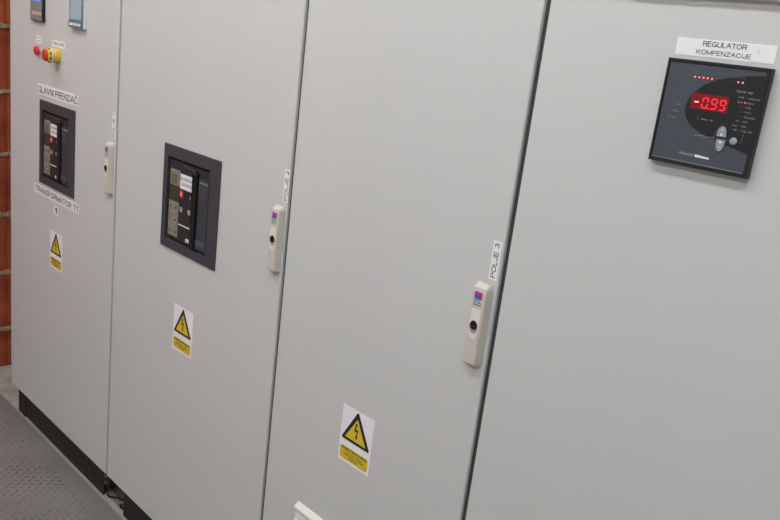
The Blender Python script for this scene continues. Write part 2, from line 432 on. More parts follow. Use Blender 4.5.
# ---- door handle (children of the door) for the first three
def handle_set(door, cx):
    z0, z1 = 1.0620, 1.2150; hw = 0.0183; fw = 0.0145; D = 0.0142
    t = bmesh.new()
    # stations: (z, half width at the door, half width at the front, depth)
    st = [(z0, 0.0165, 0.0118, 0.0105), (z0+0.004, 0.0180, 0.0135, 0.0142), (1.092, 0.0183, 0.0135, 0.0146), (1.108, 0.0183, 0.0125, 0.0146),
          (1.124, 0.0183, 0.0140, 0.0142), (1.150, 0.0183, 0.0146, D), (1.200, 0.0183, 0.0146, D), (z1-0.007, 0.0180, 0.0138, D-0.001), (z1, 0.0150, 0.0100, 0.0048)]
    R = []
    for z, a, f, d in st:
        a += 0.0009; f += 0.0006; d += 0.0004
        R.append([t.verts.new(q) for q in ((cx-a, 0, z), (cx-a*.97-f*.03, -d*0.12, z), (cx-f, -d, z), (cx+f, -d, z), (cx+a*.97+f*.03, -d*0.12, z), (cx+a, 0, z))])
    for a, c in zip(R, R[1:]):
        for i in range(6): t.faces.new((a[i], a[(i+1) % 6], c[(i+1) % 6], c[i]))
    t.faces.new(R[0]); t.faces.new(R[-1][::-1])
    bmesh.ops.recalc_face_normals(t, faces=t.faces[:])
    bmesh.ops.bevel(t, geom=[e for e in t.edges if e.calc_face_angle(0) > 0.35], offset=0.0008, segments=2, affect='EDGES')
    b = MB(); b._merge(t, 'ivory', False); h = b.build('door_handle', door)
    b = MB()   # lever plate tapering to a tongue below the lock
    P = [(cx-0.0102, 1.168), (cx-0.0112, 1.142), (cx-0.0108, 1.126), (cx-0.0075, 1.1160), (cx-0.002, 1.1120), (cx+0.003, 1.1120), (cx+0.0080, 1.1160), (cx+0.0108, 1.126), (cx+0.0112, 1.142), (cx+0.0102, 1.168)]
    b.prism(P, -0.0134, -0.0156, 'grip', 0.0005); b.build('lever_plate', door, label='pale raised lever tongue under the lock')
    b = MB(); b.lathe([(0.0082, -0.0154), (0.0082, -0.0168), (0.0074, -0.0174), (0.0062, -0.0170), (0, -0.0164)], cx, 1.1385, 'lock', 28)
    b.box(cx-0.0016, cx+0.0010, -0.0176, -0.0162, 1.1340, 1.1440, 'lockhole'); b.box(cx-0.0045, cx+0.0042, -0.0176, -0.0162, 1.1392, 1.1424, 'lockhole')
    b.prism([(cx+0.0094*math.cos(a*math.pi/12), 1.1352+0.0125*math.sin(a*math.pi/12)) for a in range(24)], -0.0154, -0.01585, 'lockshade')  # grey ellipse paints the shading around and below the lock
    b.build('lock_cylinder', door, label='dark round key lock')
    b = MB(); y0, y1 = -0.0142, -0.01490; l = cx-0.0086
    b.prism([(l, 1.2005), (l+0.0172, 1.2005), (l+0.0172, 1.1865), (l+0.0125, 1.1865), (l+0.0125, 1.1945), (l, 1.1945)], y0, y1, 'magenta')
    b.prism([(l, 1.1945), (l+0.0125, 1.1945), (l+0.0125, 1.1905), (l, 1.1905)], y0, y1, 'violet')
    b.prism([(l, 1.1905), (l+0.0125, 1.1905), (l+0.0125, 1.1865), (l, 1.1865)], y0, y1, 'blue')
    b.text('ETA', l, l+0.0165, 1.1785, 1.1850, y0, y1, 'teal', stretch=0.01)
    b.box(l, l+0.0095, y1, y0, 1.1750, 1.1768, 'teal'); b.box(l+0.0095, l+0.0172, y1, y0, 1.1750, 1.1768, 'magenta')
    b.build('badge', door, label='small magenta and blue badge with dark teal lettering')
for n, cx in enumerate((0.7834, 1.6082, 2.2080)):
    d = [c for c in kids(CAB[n]) if c.name.startswith('door')][0]
    handle_set(d, cx-SE[n])

# debris, cable loops and bolts behind the missing plinth cover
b = MB(); P = [(0.742, 0.043, 0.0045), (0.757, 0.042, 0.0045), (0.770, 0.052, 0.0050), (0.778, 0.062, 0.0050), (0.792, 0.064, 0.0050), (0.806, 0.072, 0.008), (0.830, 0.078, 0.020), (0.87, 0.10, 0.05)]
b.tube(P, 0.0035, 'cable'); o = b.build('cable'); tag(o, 'thin black cable lying in the gap where the plinth cover is missing', 'cable', None)
b = MB(); P = [(0.842+0.019*math.cos((a+9)/10*math.pi), 0.052+0.0085*math.sin((a+9)/10*math.pi), 0.005+0.001*a/4) for a in range(0, 18)]
b.tube(P, 0.0032, 'cable'); o = b.build('cable'); tag(o, 'small curled loop of black cable beside the right end of the plinth gap', 'cable', None)
b = MB(); t = bmesh.new(); random.seed(3)
n = 16
V = [[t.verts.new((0.66+0.135*i/n, 0.066+0.16*j/8, (0.004+random.uniform(0, 0.014)*(1 if 0 < i < n and 0 < j < 8 else 0)))) for j in range(9)] for i in range(n+1)]
for i in range(n):
    for j in range(8): t.faces.new((V[i][j], V[i+1][j], V[i+1][j+1], V[i][j+1]))
r = bmesh.ops.extrude_face_region(t, geom=t.faces[:])
for v in [g for g in r['geom'] if isinstance(g, bmesh.types.BMVert)]: v.co.z = 0.0005
bmesh.ops.recalc_face_normals(t, faces=t.faces[:]); b._merge(t, 'rust')
o = b.build('rubble'); tag(o, 'brown rubble and dust on the floor under the cabinets, seen through the plinth gap', 'rubble'); o['kind'] = 'stuff'
for c, (bx, bz) in ((CAB[0], (0.7520, 0.0840)), (CAB[0], (0.7545, 0.062))):
    b = MB(); b.lathe([(0.0045, 0.0318), (0.0045, 0.0285), (0.0036, 0.0270), (0, 0.0265)], bx, bz, 'bolt', 12); 
    b.build('bolt', c)

# ------------------------------------------------------------------ circuit breakers
def breaker():
    t_ = thing('circuit_breaker', 'dark square circuit breaker panel on the second cabinet door, no text strips around it', 'circuit breaker', (BRX[1], 0, 0.989), 'framed circuit breakers in the doors')
    ox, oz = BRX[1], 0.989
    X = lambda x: x-ox
    Z = lambda z: z-oz
    # escutcheon frame (ring)
    b = MB(); t = bmesh.new()
    oo = [(0, 0), (0.27, 0), (0.27, 0.28), (0, 0.28)]; ii = [(X(1.1155), Z(1.0135)), (X(1.3215), Z(1.0135)), (X(1.3215), Z(1.2378)), (X(1.1155), Z(1.2378))]
    rows = []
    for (pts, y) in ((oo, -0.0002), (oo, -0.0032), ([(x+(0.0012 if x < .1 else -0.0012), z+(0.0012 if z < .1 else -0.0012)) for x, z in oo], -0.0045), (ii, -0.0045), (ii, 0.0148)):
        rows.append([t.verts.new((x, y, z)) for x, z in pts])
    for a, c in zip(rows, rows[1:]):
        for i in range(4): t.faces.new((a[i], a[(i+1) % 4], c[(i+1) % 4], c[i]))
    bmesh.ops.recalc_face_normals(t, faces=t.faces[:]); b._merge(t, 'frame')
    b.build('escutcheon', t_)
    for sx, sz in ((1.101, 1.2625), (1.229, 1.2625), (1.355, 1.2600), (1.357, 1.130), (1.101, 1.130), (1.101, 0.997), (1.229, 0.9970), (1.355, 0.9975)):
        b = MB(); b.lathe([(0.0028, -0.0040), (0.0028, -0.0053), (0.0015, -0.0057), (0, -0.0053)], X(sx), Z(sz), 'black', 12); b.build('screw', t_)
    FY = 0.0012
    b = MB()
    b.box(X(1.1165), X(1.3205), 0.0090, 0.0148, Z(1.0145), Z(1.2368), 'black', 0.0006, 1)
    b.box(X(1.1235), X(1.3165), FY-0.0016, 0.0092, Z(1.0200), Z(1.2310), 'bface', 0.0006, 1)
    b.text('Masterpact', X(1.190), X(1.252), Z(1.2205), Z(1.2245), FY-0.001, FY-0.0020, 'inkg')
    b.stroke([(X(1.1785), Z(1.0655)), (X(1.2445), Z(1.0655))], 0.0028, FY-0.001, FY-0.0022, 'white')
    b.build('front_panel', t_)
    Y = FY-0.0016
    b = MB()   # trip unit column
    b.box(X(1.1285), X(1.1775), Y-0.0018, Y, Z(1.1655), Z(1.2075), 'beige', 0.0008, 1)
    b.box(X(1.1285), X(1.1775), Y-0.0010, Y, Z(1.1230), Z(1.1650), 'dkbtn', 0.0006, 1)
    b.box(X(1.1270), X(1.1760), Y-0.0018, Y, Z(1.0275), Z(1.1220), 'beige', 0.0008, 1)
    for zz, k in ((1.108, 'tbtn'), (1.091, 'beige'), (1.074, 'tbtn'), (1.056, 'beige'), (1.041, 'tbtn')):
        for xx in (1.138, 1.1515, 1.165): b.lathe([(0.0040, Y-0.0015), (0.0040, Y-0.0028), (0.0034, Y-0.0032), (0, Y-0.0030)], X(xx), Z(zz), k if xx != 1.1515 else 'beige', 12)
    b.stroke([(X(1.1285), Z(1.1)), (X(1.175), Z(1.1))], 0.0008, Y-0.0015, Y-0.0022, 'inkg'); b.stroke([(X(1.1285), Z(1.0825)), (X(1.175), Z(1.0825))], 0.0008, Y-0.0015, Y-0.0022, 'inkg')
    b.box(X(1.128), X(1.1345), Y-0.0025, Y-0.0015, Z(1.192), Z(1.199), 'redmark')
    tu = b.build('trip_unit', t_, label='beige trip unit with small dials')
    b = MB(); b.box(X(1.1345), X(1.1660), Y-0.0024, Y-0.0015, Z(1.1695), Z(1.1960), 'lcdg', 0.0004, 1); b.build('display', tu, label='dull green display')
    b = MB()
    b.box(X(1.1795), X(1.2450), Y-0.0016, Y-0.0008, Z(1.1630), Z(1.2020), 'white')
    b.text('BLANDING', X(1.1830), X(1.2405), Z(1.1865), Z(1.1940), Y-0.0012, Y-0.0019, 'inkg')
    b.text('BEORAD', X(1.1890), X(1.2350), Z(1.1725), Z(1.1800), Y-0.0012, Y-0.0019, 'inkg')
    b.build('card', t_, label='white paper card with two lines of grey text')
    b = MB(); b.box(X(1.1800), X(1.1965), Y-0.0030, Y, Z(1.1395), Z(1.1580), 'redmark', 0.0006, 1)
    b.text('O', X(1.1855), X(1.1915), Z(1.1440), Z(1.1545), Y-0.0028, Y-0.0036, 'white'); b.build('off_button', t_, label='red push button')
    b = MB(); b.box(X(1.2235), X(1.2375), Y-0.0030, Y, Z(1.1420), Z(1.1615), 'black', 0.0006, 1)
    b.text('I', X(1.2325), X(1.2345), Z(1.1440), Z(1.1520), Y-0.0028, Y-0.0036, 'white'); b.build('on_button', t_, label='black push button')
    for xx, zz in ((1.1885, 1.1075), (1.2290, 1.1080)):
        b = MB(); b.box(X(xx-0.0065), X(xx+0.0065), Y-0.0020, Y, Z(zz-0.0065), Z(zz+0.0065), 'greybtn', 0.0006, 1); b.build('status_window', t_, label='small pale grey square')
    b = MB(); b.box(X(1.2175), X(1.2440), Y-0.0008, Y, Z(1.0265), Z(1.0355), 'white')
    b.text('0.6.8', X(1.221), X(1.241), Z(1.0288), Z(1.0332), Y-0.0006, Y-0.0012, 'inkg'); b.build('rating_label', t_, label='tiny white label')
    b = MB()   # charging handle
    b.box(X(1.2480), X(1.2675), Y-0.0105, Y, Z(1.0225), Z(1.2200), 'black', 0.003, 3)
    b.lathe([(0.0098, Y), (0.0098, Y-0.0125), (0.008, Y-0.0145), (0, Y-0.0148)], X(1.2580), Z(1.2150), 'black', 24)
    b.build('charging_handle', t_, label='black vertical lever bar')
    b = MB(); b.box(X(1.2690), X(1.3150), Y-0.0025, Y, Z(1.0215), Z(1.2060), 'bblue', 0.0008, 1)
    yy = Y-0.0025
    b.text('MERLIN', X(1.2735), X(1.3130), Z(1.1955), Z(1.2000), yy+0.0003, yy-0.0006, 'whiteprint', stretch=0.01)
    for r_ in range(2):
        for c_, ch in enumerate(('NW', '32', 'H1')[:2] if r_ == 0 else ('Ue', 'Icu')):
            b.text(ch, X(1.2735+c_*0.018), X(1.2855+c_*0.018), Z(1.1790-r_*0.0170), Z(1.1870-r_*0.0170), yy+0.0003, yy-0.0005, 'dimprint')
            b.stroke([(X(1.2730+c_*0.018), Z(1.1765-r_*0.0170)), (X(1.2870+c_*0.018), Z(1.1765-r_*0.0170))], 0.0008, yy+0.0003, yy-0.0005, 'dimprint')
    b.box(X(1.2690), X(1.3110), yy-0.0010, yy+0.0003, Z(1.0340), Z(1.0460), 'tgrey')
    b.build('rating_panel', t_, label='slate panel with small pale print')
    return t_
BR2 = breaker()
BR1 = copy_tree(BR2); BR1.location = (BRX[0], 0, 0.989)
BR1['label'] = 'dark square circuit breaker panel on the far-left cabinet, between the two long text strips'

# ------------------------------------------------------------------ warning signs
def warning():
    t_ = thing('warning_sign', '', 'warning sign', (0, 0, 0), 'high voltage warning signs')
    w, h = 0.0975, 0.1298
    b = MB(); b.box(0, w, -0.0006, 0.0, 0, h, 'wsign'); b.build('backing', t_)
    def tri(sc, r):
        ax, az = 0.0482, h-0.0010; lx, lz = 0.0035, h-0.0778; rx, rz = 0.0942, h-0.0778
        if sc < 0.9: ax, az, lx, lz, rx, rz, sc = 0.0492, h-0.0185, 0.0160, h-0.0710, 0.0812, h-0.0716, 1.0
        cx, cz = (ax+lx+rx)/3, (az+lz+rz)/3
        T = [(cx+(px-cx)*sc, cz+(pz-cz)*sc) for px, pz in ((ax, az), (lx, lz), (rx, rz))]
        P = []
        for i in range(3):
            p = Vector(T[i]); a = (Vector(T[i-1])-p).normalized(); c = (Vector(T[(i+1) % 3])-p).normalized()
            bis = (a+c).normalized(); half = a.angle(c)/2; q = p+bis*(r/math.sin(half))
            s0 = p+a*(r/math.tan(half)); s1 = p+c*(r/math.tan(half))
            a0 = math.atan2(s0.y-q.y, s0.x-q.x); a1 = math.atan2(s1.y-q.y, s1.x-q.x)
            d = (a1-a0+math.pi) % (2*math.pi)-math.pi
            for k in range(6): P.append((q.x+r*math.cos(a0+d*k/5), q.y+r*math.sin(a0+d*k/5)))
        return P
    b = MB(); b.prism(tri(1.0, 0.0034), -0.0004, -0.0009, 'ink'); b.prism(tri(0.685, 0.0006), -0.0008, -0.0012, 'yellow')
    bolt = [(0.0455, h-0.0285), (0.0500, h-0.0285), (0.0475, h-0.0430), (0.0545, h-0.0410), (0.0515, h-0.0580), (0.0545, h-0.0575), (0.0500, h-0.0665), (0.0468, h-0.0560), (0.0495, h-0.0570), (0.0500, h-0.0465), (0.0425, h-0.0490)]
    b.prism(bolt, -0.0011, -0.0015, 'ink'); b.build('hazard_triangle', t_, label='black-edged yellow triangle with lightning bolt')
    b = MB(); b.prism(rrect(0.0055, 0.0925, h-0.1240, h-0.0935, 0.0065), -0.0004, -0.0009, 'yellow')
    ys = (-0.0008, -0.0013)
    b.text('OPASNO VISOKI NAPON', 0.0085, 0.0895, h-0.1003, h-0.0953, *ys, 'ink', stretch=0.01)
    b.text('U SLUČAJU POŽARA', 0.0220, 0.0760, h-0.1068, h-0.1030, *ys, 'ink')
    b.text('ZABRANJENO GAŠENJE', 0.0160, 0.0810, h-0.1130, h-0.1092, *ys, 'ink')
    b.text('VODOM', 0.0335, 0.0620, h-0.1190, h-0.1152, *ys, 'ink')
    b.build('text_panel', t_, label='yellow panel with four lines of small black text')
    return t_
W1 = warning(); W2 = copy_tree(W1); W3 = copy_tree(W1)
W1.location = (0.3562, 0, 0.7129); W1['label'] = 'yellow triangle high voltage sign on the far-left cabinet door, below the small numeral tag'
W2.location = (1.1791, 0, 0.7140); W2['label'] = 'yellow triangle high voltage sign on the second cabinet door, directly below its breaker'
W3.location = (1.8859, 0, 0.7163); W3['label'] = 'yellow triangle high voltage sign on the third cabinet door, nearest and lowest in the photo'

# ------------------------------------------------------------------ text strips
def strip(name, label, cat, x0, x1, z0, z1, lines, group=None, vertical=False, mt='white', ink='ink', extra=None):
    t_ = thing(name, label, cat, (x0, 0, z0), group)
    b = MB(); b.box(0, x1-x0, -0.0005, 0, 0, z1-z0, mt); b.build('backing', t_)
    b = MB()
    for (s, a, c, d, e) in lines:
        if all(q == ' ' or q in GLYPH for q in s): b.grot(s, a-x0, c-x0, d-z0, e-z0, -0.0004, -0.0008, ink, vertical, 0.36 if s == '1' else 0.13)
        else: b.text(s, a-x0, c-x0, d-z0, e-z0, -0.0004, -0.0008, ink, vertical)
    if extra: extra(b, x0, z0)
    b.build('lettering', t_)
    return t_
G = 'white printed text strips'
strip('name_label', 'long white strip printed GLAVNI PREKIDAČ above the far-left breaker', 'label', 0.2440, 0.5560, 1.2850, 1.3205, [('GLAVNI PREKIDAČ', 0.2500, 0.5490, 1.2905, 1.3125)], G)
strip('name_label', 'long white strip printed TRANSFORMATOR T1 below the far-left breaker', 'label', 0.2200, 0.5740, 0.9450, 0.9780, [('TRANSFORMATOR T1', 0.2290, 0.5650, 0.9510, 0.9710)], G)
strip('number_tag', 'tiny white tag with bold numeral 1 below the TRANSFORMATOR strip', 'label', 0.3840, 0.4200, 0.9030, 0.9330, [('1', 0.3955, 0.4090, 0.9080, 0.9280)], G)
strip('name_label', 'small vertical white strip reading POLJE 1 above the far-left cabinet handle', 'label', 0.7850, 0.8040, 1.2270, 1.3030, [('POLJE 1', 0.7895, 0.7995, 1.2300, 1.3000)], G, True)
strip('name_label', 'small vertical white strip reading POLJE 2 above the second cabinet handle', 'label', 1.6140, 1.6325, 1.2270, 1.3010, [('POLJE 2', 1.6183, 1.6285, 1.2300, 1.2980)], G, True)
strip('name_label', 'vertical white strip reading POLJE 3 above the third cabinet handle', 'label', 2.2118, 2.2304, 1.2250, 1.2952, [('POLJE 3', 2.2158, 2.2260, 1.2290, 1.2910)], G, True)
strip('name_label', 'white label printed REGULATOR KOMPENZACIJE above the red-digit regulator', 'label', 2.4712, 2.6093, 1.6357, 1.6590,
      [('REGULATOR', 2.5093, 2.5700, 1.6497, 1.6568), ('KOMPENZACIJE', 2.5022, 2.5780, 1.6390, 1.6450)], G, extra=lambda b, x0, z0: b.stroke([(2.5855-x0, 1.6465-z0), (2.5880-x0, 1.6525-z0)], 0.0004, -0.0004, -0.0007, 'inkg'))
strip('name_label', 'tiny pale label directly above the red pilot lamp', 'label', 0.2280, 0.2740, 1.4480, 1.4655, [('ALARM', 0.2360, 0.2660, 1.4540, 1.4590)], G, ink='inkg')
strip('name_label', 'thin blank-looking pale strip above the red lamp label', 'label', 0.2250, 0.2740, 1.4695, 1.4745, [('---', 0.2450, 0.2550, 1.4718, 1.4722)], G, ink='dimprint')
strip('name_label', 'small white label just above the yellow and red rotary switch', 'label', 0.3540, 0.4530, 1.4490, 1.4705, [('Uklj-Isklj', 0.3620, 0.4450, 1.4535, 1.4665)], G, ink='inkg')

# ------------------------------------------------------------------ devices on the far-left door
t_ = thing('pilot_lamp', 'round glossy red pilot lamp on the far-left cabinet door', 'indicator lamp', (0.251, 0, 1.426))
b = MB(); b.lathe([(0.0158, 0.0), (0.0158, -0.0030), (0.0150, -0.0042), (0.012, -0.0042)], 0, 0, 'chrome', 32); b.build('bezel', t_)
b = MB(); b.lathe([(0.0150, -0.0030), (0.0156, -0.0075), (0.0142, -0.0115), (0.0090, -0.0145), (0, -0.0158)], 0, 0, 'redlamp', 32); b.build('lens', t_)

t_ = thing('rotary_switch', 'yellow and red rotary emergency switch on the far-left cabinet door', 'switch', (0.404, 0, 1.4240))
b = MB(); b.lathe([(0.0212, 0.0), (0.0226, -0.010), (0.0230, -0.0205), (0.0, -0.0205)], 0, 0, 'yelp', 40); b.build('collar', t_, label='yellow collar against the door')
b = MB(); b.lathe([(0.0, -0.0202), (0.0231, -0.0206), (0.0228, -0.0280), (0.0220, -0.0292), (0.0, -0.0294)], 0, 0, 'cream', 40); b.build('ring', t_, label='cream ring')
b = MB(); b.lathe([(0.0, -0.0290), (0.0218, -0.0292), (0.0214, -0.0365), (0.0203, -0.0385), (0, -0.0387)], 0, 0, 'yelp', 40)
for k in range(8):
    a = math.pi*2*(k+0.5)/8; c, s_ = math.cos(a), math.sin(a)
    b.box(0.0208*c-0.0028, 0.0208*c+0.0028, -0.0355, -0.0305, 0.0208*s_-0.0028, 0.0208*s_+0.0028, 'black', 0.0008, 1)
b.build('body', t_, label='yellow front half with black slots')
b = MB(); b.lathe([(0.0, -0.0380), (0.0170, -0.0384), (0.0186, -0.0410), (0.0182, -0.0440), (0.0155, -0.0464), (0, -0.0468)], 0, 0, 'redp', 40)
b.box(-0.0045, 0.0045, -0.0495, -0.0460, -0.0150, 0.0150, 'redp', 0.0015, 2); b.build('knob', t_, label='red turning knob')

t_ = thing('power_meter', 'black-sided square grey meter with blue screen, left-most device at the top', 'meter', (0.2040, 0, 1.5200))
b = MB(); b.box(0, 0.0985, -0.0098, 0, 0, 0.0975, 'black', 0.001, 1); b.build('housing', t_)
b = MB(); b.box(0.0006, 0.0930, -0.0108, -0.0090, 0.0015, 0.0965, 'meterface', 0.0007, 1); f = b.build('face', t_, label='grey metal face')
b = MB(); b.box(0.0200, 0.0830, -0.0116, -0.0105, 0.0615, 0.0900, 'lcdblue', 0.0005, 1)
b.text('0.4', 0.0450, 0.0700, 0.0680, 0.0850, -0.0112, -0.0120, 'white'); b.build('screen', t_, label='backlit blue screen')
for k in range(5):
    b = MB(); x = 0.0165+0.0158*k; b.box(x, x+0.0085, -0.0122, -0.0105, 0.0180, 0.0300, 'pinkbtn', 0.0008, 1); b.build('key', t_, label='small pale key')

t_ = thing('energy_meter', 'pale blue panel meter in a slate-blue bezel, right of the blue-screen meter', 'meter', (0.5060, 0, 1.5200))
b = MB(); b.box(0.0050, 0.0975, -0.0102, 0, 0, 0.0960, 'lgrey', 0.001, 1); b.build('housing', t_, label='light grey housing')
b = MB(); b.box(0.0030, 0.0960, -0.0125, -0.0095, 0.0180, 0.0960, 'bezelblue', 0.0006, 1); b.box(-0.0005, 0.0950, -0.0140, -0.0095, 0.0005, 0.0195, 'bezelblue', 0.0008, 1)
b.build('bezel', t_, label='slate-blue bezel')
b = MB(); b.box(0.0105, 0.0870, -0.0133, -0.0122, 0.0240, 0.0900, 'lcdpale', 0.0005, 1); b.build('display', t_, label='pale blue display')
b = MB(); b.text('SIEMENS', 0.0080, 0.0850, 0.0060, 0.0145, -0.0136, -0.0146, 'white', stretch=0.05); b.build('lettering', t_)

# ------------------------------------------------------------------ louvred vents
def vent(name_label, x0, z0):
    t_ = thing('vent_grille', name_label, 'vent', (x0, 0, z0), 'louvred filter vents')
    w, h = 0.346, 0.326
    b = MB(); b.box(0.0, w, -0.004, 0, 0.0, h-0.001, 'vent', 0.0015, 1)
    b.xprism([(0, h), (-0.0112, h-0.0085), (-0.0125, h-0.0105), (-0.0120, h-0.0170), (-0.004, h-0.0195), (0, h-0.0195)], 0.0, w, 'vent')
    b.xprism([(0, 0), (-0.0095, 0.001), (-0.011, 0.003), (-0.0105, 0.014), (-0.004, 0.018), (0, 0.018)], 0.0, w, 'vent')
    b.build('frame', t_)
    k = 0; z = h-0.0230
    while z > 0.032:
        b = MB(); b.xprism([(-0.003, z), (-0.0095, z-0.0045), (-0.0108, z-0.0060), (-0.0104, z-0.0080), (-0.003, z-0.0050)], 0.0015, w-0.0015, 'vent'); b.build('louvre', t_)
        z -= 0.0137
    return t_
V0 = vent('pale louvred vent at the bottom edge of the photo, low on the third cabinet door', 1.7717, 0.5452-0.326)
V1 = copy_tree(V0); V1.location = (1.7722, 0, 1.7110); V1['label'] = 'louvred vent high on the third cabinet door, above the top edge of the photo'
V2 = copy_tree(V0); V2.location = (2.3895, 0, 1.7125); V2['label'] = 'louvred vent at the top right of the photo, above the regulator'

# ------------------------------------------------------------------ regulator
RX, RZ = 2.4704, 1.63     # top left corner of the bezel front
t_ = thing('power_factor_regulator', 'square dark power factor regulator with red digits on the right-most cabinet door', 'regulator', (RX, 0, RZ-0.144))
D = 0.012; H = 0.144
zz = lambda v: H-v        # v measured downward from the top edge
b = MB(); t = bmesh.new()
oo = [(0, 0), (0.144, 0), (0.144, 0.144), (0, 0.144)]
def inset(p, l, r_, bt, tp): return [(x+(l if x < .07 else -r_), z+(bt if z < .07 else -tp)) for x, z in p]
rows = []
for pts, y in ((oo, 0.0), (oo, -D+0.0012), (inset(oo, .001, .001, .001, .001), -D), (inset(oo, .0032, .0052, .0050, .0036), -D), (inset(oo, .0040, .0060, .0062, .0045), -D+0.0020)):
    rows.append([t.verts.new((x, y, z)) for x, z in pts])
for a, c in zip(rows, rows[1:]):
    for i in range(4): t.faces.new((a[i], a[(i+1) % 4], c[(i+1) % 4], c[i]))
bmesh.ops.recalc_face_normals(t, faces=t.faces[:]); b._merge(t, 'regframe'); b.build('bezel', t_, (-0.0014, 0, 0))
FX0, FX1, FZ0, FZ1 = 0.0024, 0.1370, 0.0058, 0.1398
b = MB(); b.box(FX0, FX1, -D+0.0019, 0.0005, FZ0, FZ1, 'regface')
b.box(FX0+0.001, FX1-0.0005, -D+0.0008, -D+0.0022, FZ0-0.0004, FZ0+0.0009, 'regedge', 0.0003, 1)  # pale strip colours the lower bevel with its glassy highlight
y0, y1 = -D+0.0020, -D+0.0016
# big black swoosh: half ellipse opening to the right edge
top = [(FX1, 0.0100), (0.1250, 0.0112), (0.1119, 0.0131), (0.0985, 0.0153), (0.0871, 0.0181), (0.0760, 0.0216), (0.0656, 0.0262), (0.0562, 0.0322), (0.0485, 0.0391), (0.0430, 0.0460), (0.0395, 0.0530), (0.0380, 0.0600), (0.0378, 0.0660), (0.0389, 0.0720), (0.0420, 0.0785), (0.0470, 0.0840), (0.0540, 0.0893), (0.0640, 0.0940), (0.0779, 0.0987), (0.0930, 0.1025), (0.1100, 0.1065), (0.1250, 0.1097), (FX1, 0.1126)]
b.prism([(x, zz(v)) for x, v in top], y0, y1, 'regblack')
y2, y3 = y1+0.0001, y1-0.0002
PR = (y2, y3)
def T(s, x0, x1, v0, v1, m='whiteprint', shear=0.0, st=0.0): b.text(s, x0, x1, zz(v1), zz(v0), y2, y3, m, shear=shear, stretch=st)
for k in range(12):
    x = 0.0426+0.00607*k
    T(str(k+1), x-0.0008*(1 if k < 9 else 2), x+0.0008*(1 if k < 9 else 2), 0.0148, 0.0172, 'dimprint')
    if 5 <= k <= 9: b.disc(x, zz(0.0218), 0.0007, y2, y3, 'dkbtn', 10)
rows_ = [('cosφ', 'Auto/manual'), ('Iact', 'Alarm'), ('V', 'THD'), ('A', 'Step'), ('°C', 'Parameter'), ('kW', 'C/k'), ('kvar', 'Set'), ('THD', 'Test off')]
T('MESURE', 0.1039, 0.1165, 0.0322, 0.0348); T('MENU', 0.1190, 0.1253, 0.0322, 0.0350)
for k, (a, c) in enumerate(rows_):
    v = 0.0406+0.0061*k; wa = 0.0018*len(a); wc = min(0.0150, 0.00165*len(c)+0.001)
    T(a, 0.1152-wa, 0.1152, v-0.0011, v+0.0012, 'whiteprint' if k in (0, 1, 5, 6, 7) else 'dimprint'); T(c, 0.1210, 0.1210+wc, v-0.0011, v+0.0012)
    if k != 1: b.disc(0.1183, zz(v), 0.0006, y2, y3, 'dimprint', 10)
for k, (a, c) in enumerate((('Fan', 'Relay'), ('Alarm', 'temperature'), ('Ext. comm', 'connection'))):
    v = 0.0615+0.0092*k
    T(a, 0.0290-0.0016*len(a), 0.0290, v-0.0012, v+0.0010, 'whiteprint'); T(c, 0.0290-0.0013*len(c), 0.0290, v+0.0018, v+0.0040, 'dimprint')
    b.disc(0.0356, zz(v+0.001), 0.0006, y2, y3, 'black', 10)
T('C', 0.0582, 0.0600, 0.0752, 0.0774); T('Manual', 0.0640, 0.0720, 0.0752, 0.0774, 'whiteprint'); T('On', 0.0765, 0.0800, 0.0752, 0.0774)
T('parameter', 0.0590, 0.0740, 0.0975, 0.1000, 'whiteprint'); T('set', 0.0745, 0.0800, 0.0978, 0.1000, 'yelprint'); T('value', 0.0805, 0.0885, 0.0970, 0.0993, 'yelprint')
b.stroke([(0.0900, zz(0.0968)), (0.1150, zz(0.0983))], 0.0005, y2, y3, 'dimprint')
b.stroke([(0.1190, zz(0.0990)), (0.1248, zz(0.0990)), (0.1253, zz(0.0865))], 0.0005, y2, y3, 'dimprint')
arc = [(0.0975-0.0112*math.sin(math.pi*i/14)**0.8 if 0 < i < 14 else 0.0955, zz(0.0775+0.0415*i/14)) for i in range(15)]
b.stroke(arc, 0.0006, y2, y3, 'dimprint')
T('Schneider', 0.0427, 0.0655, 0.1242, 0.1280, 'whiteprint', 0.15, 0.01)
b.prism([(0.0660, zz(0.1285)), (0.0865, zz(0.1285)), (0.0870, zz(0.1262)), (0.0662, zz(0.1248))], y2, y3, 'white')
T('Electric', 0.0480, 0.0585, 0.1288, 0.1308, 'dimprint', 0.15); T('Varlogic N', 0.0665, 0.0850, 0.1302, 0.1325, 'dimprint')
b.build('face_panel', t_, label='slate face with a black swoosh and small pale print')
for k in (0, 1, 2, 3, 4, 10, 11):
    b = MB(); x = 0.0426+0.00605*k
    b.disc(x, zz(0.0218), 0.0018, y1, y1-0.0003, 'ledhalo', 14); b.disc(x, zz(0.0218), 0.0011, y1-0.0002, y1-0.0006, 'ledon', 14); b.build('step_diode', t_, label='lit red step light')  # larger disc paints the red glow around each diode
b = MB(); b.disc(0.1183, zz(0.0468), 0.0012, y1, y1-0.0004, 'ledpink', 14); b.build('mode_diode', t_, label='lit pink mode light')
b = MB(); b.disc(0.0591, zz(0.0727), 0.0006, y1, y1-0.0004, 'redmark', 14); b.build('state_diode', t_, label='dim red status light')
b = MB(); b.prism([(0.0445, zz(0.0638)), (0.0968, zz(0.0638)), (0.0960, zz(0.0430)), (0.0440, zz(0.0430))], y1, y1-0.0003, 'regwin')
dsp = b.build('display', t_, label='glowing red digit window')
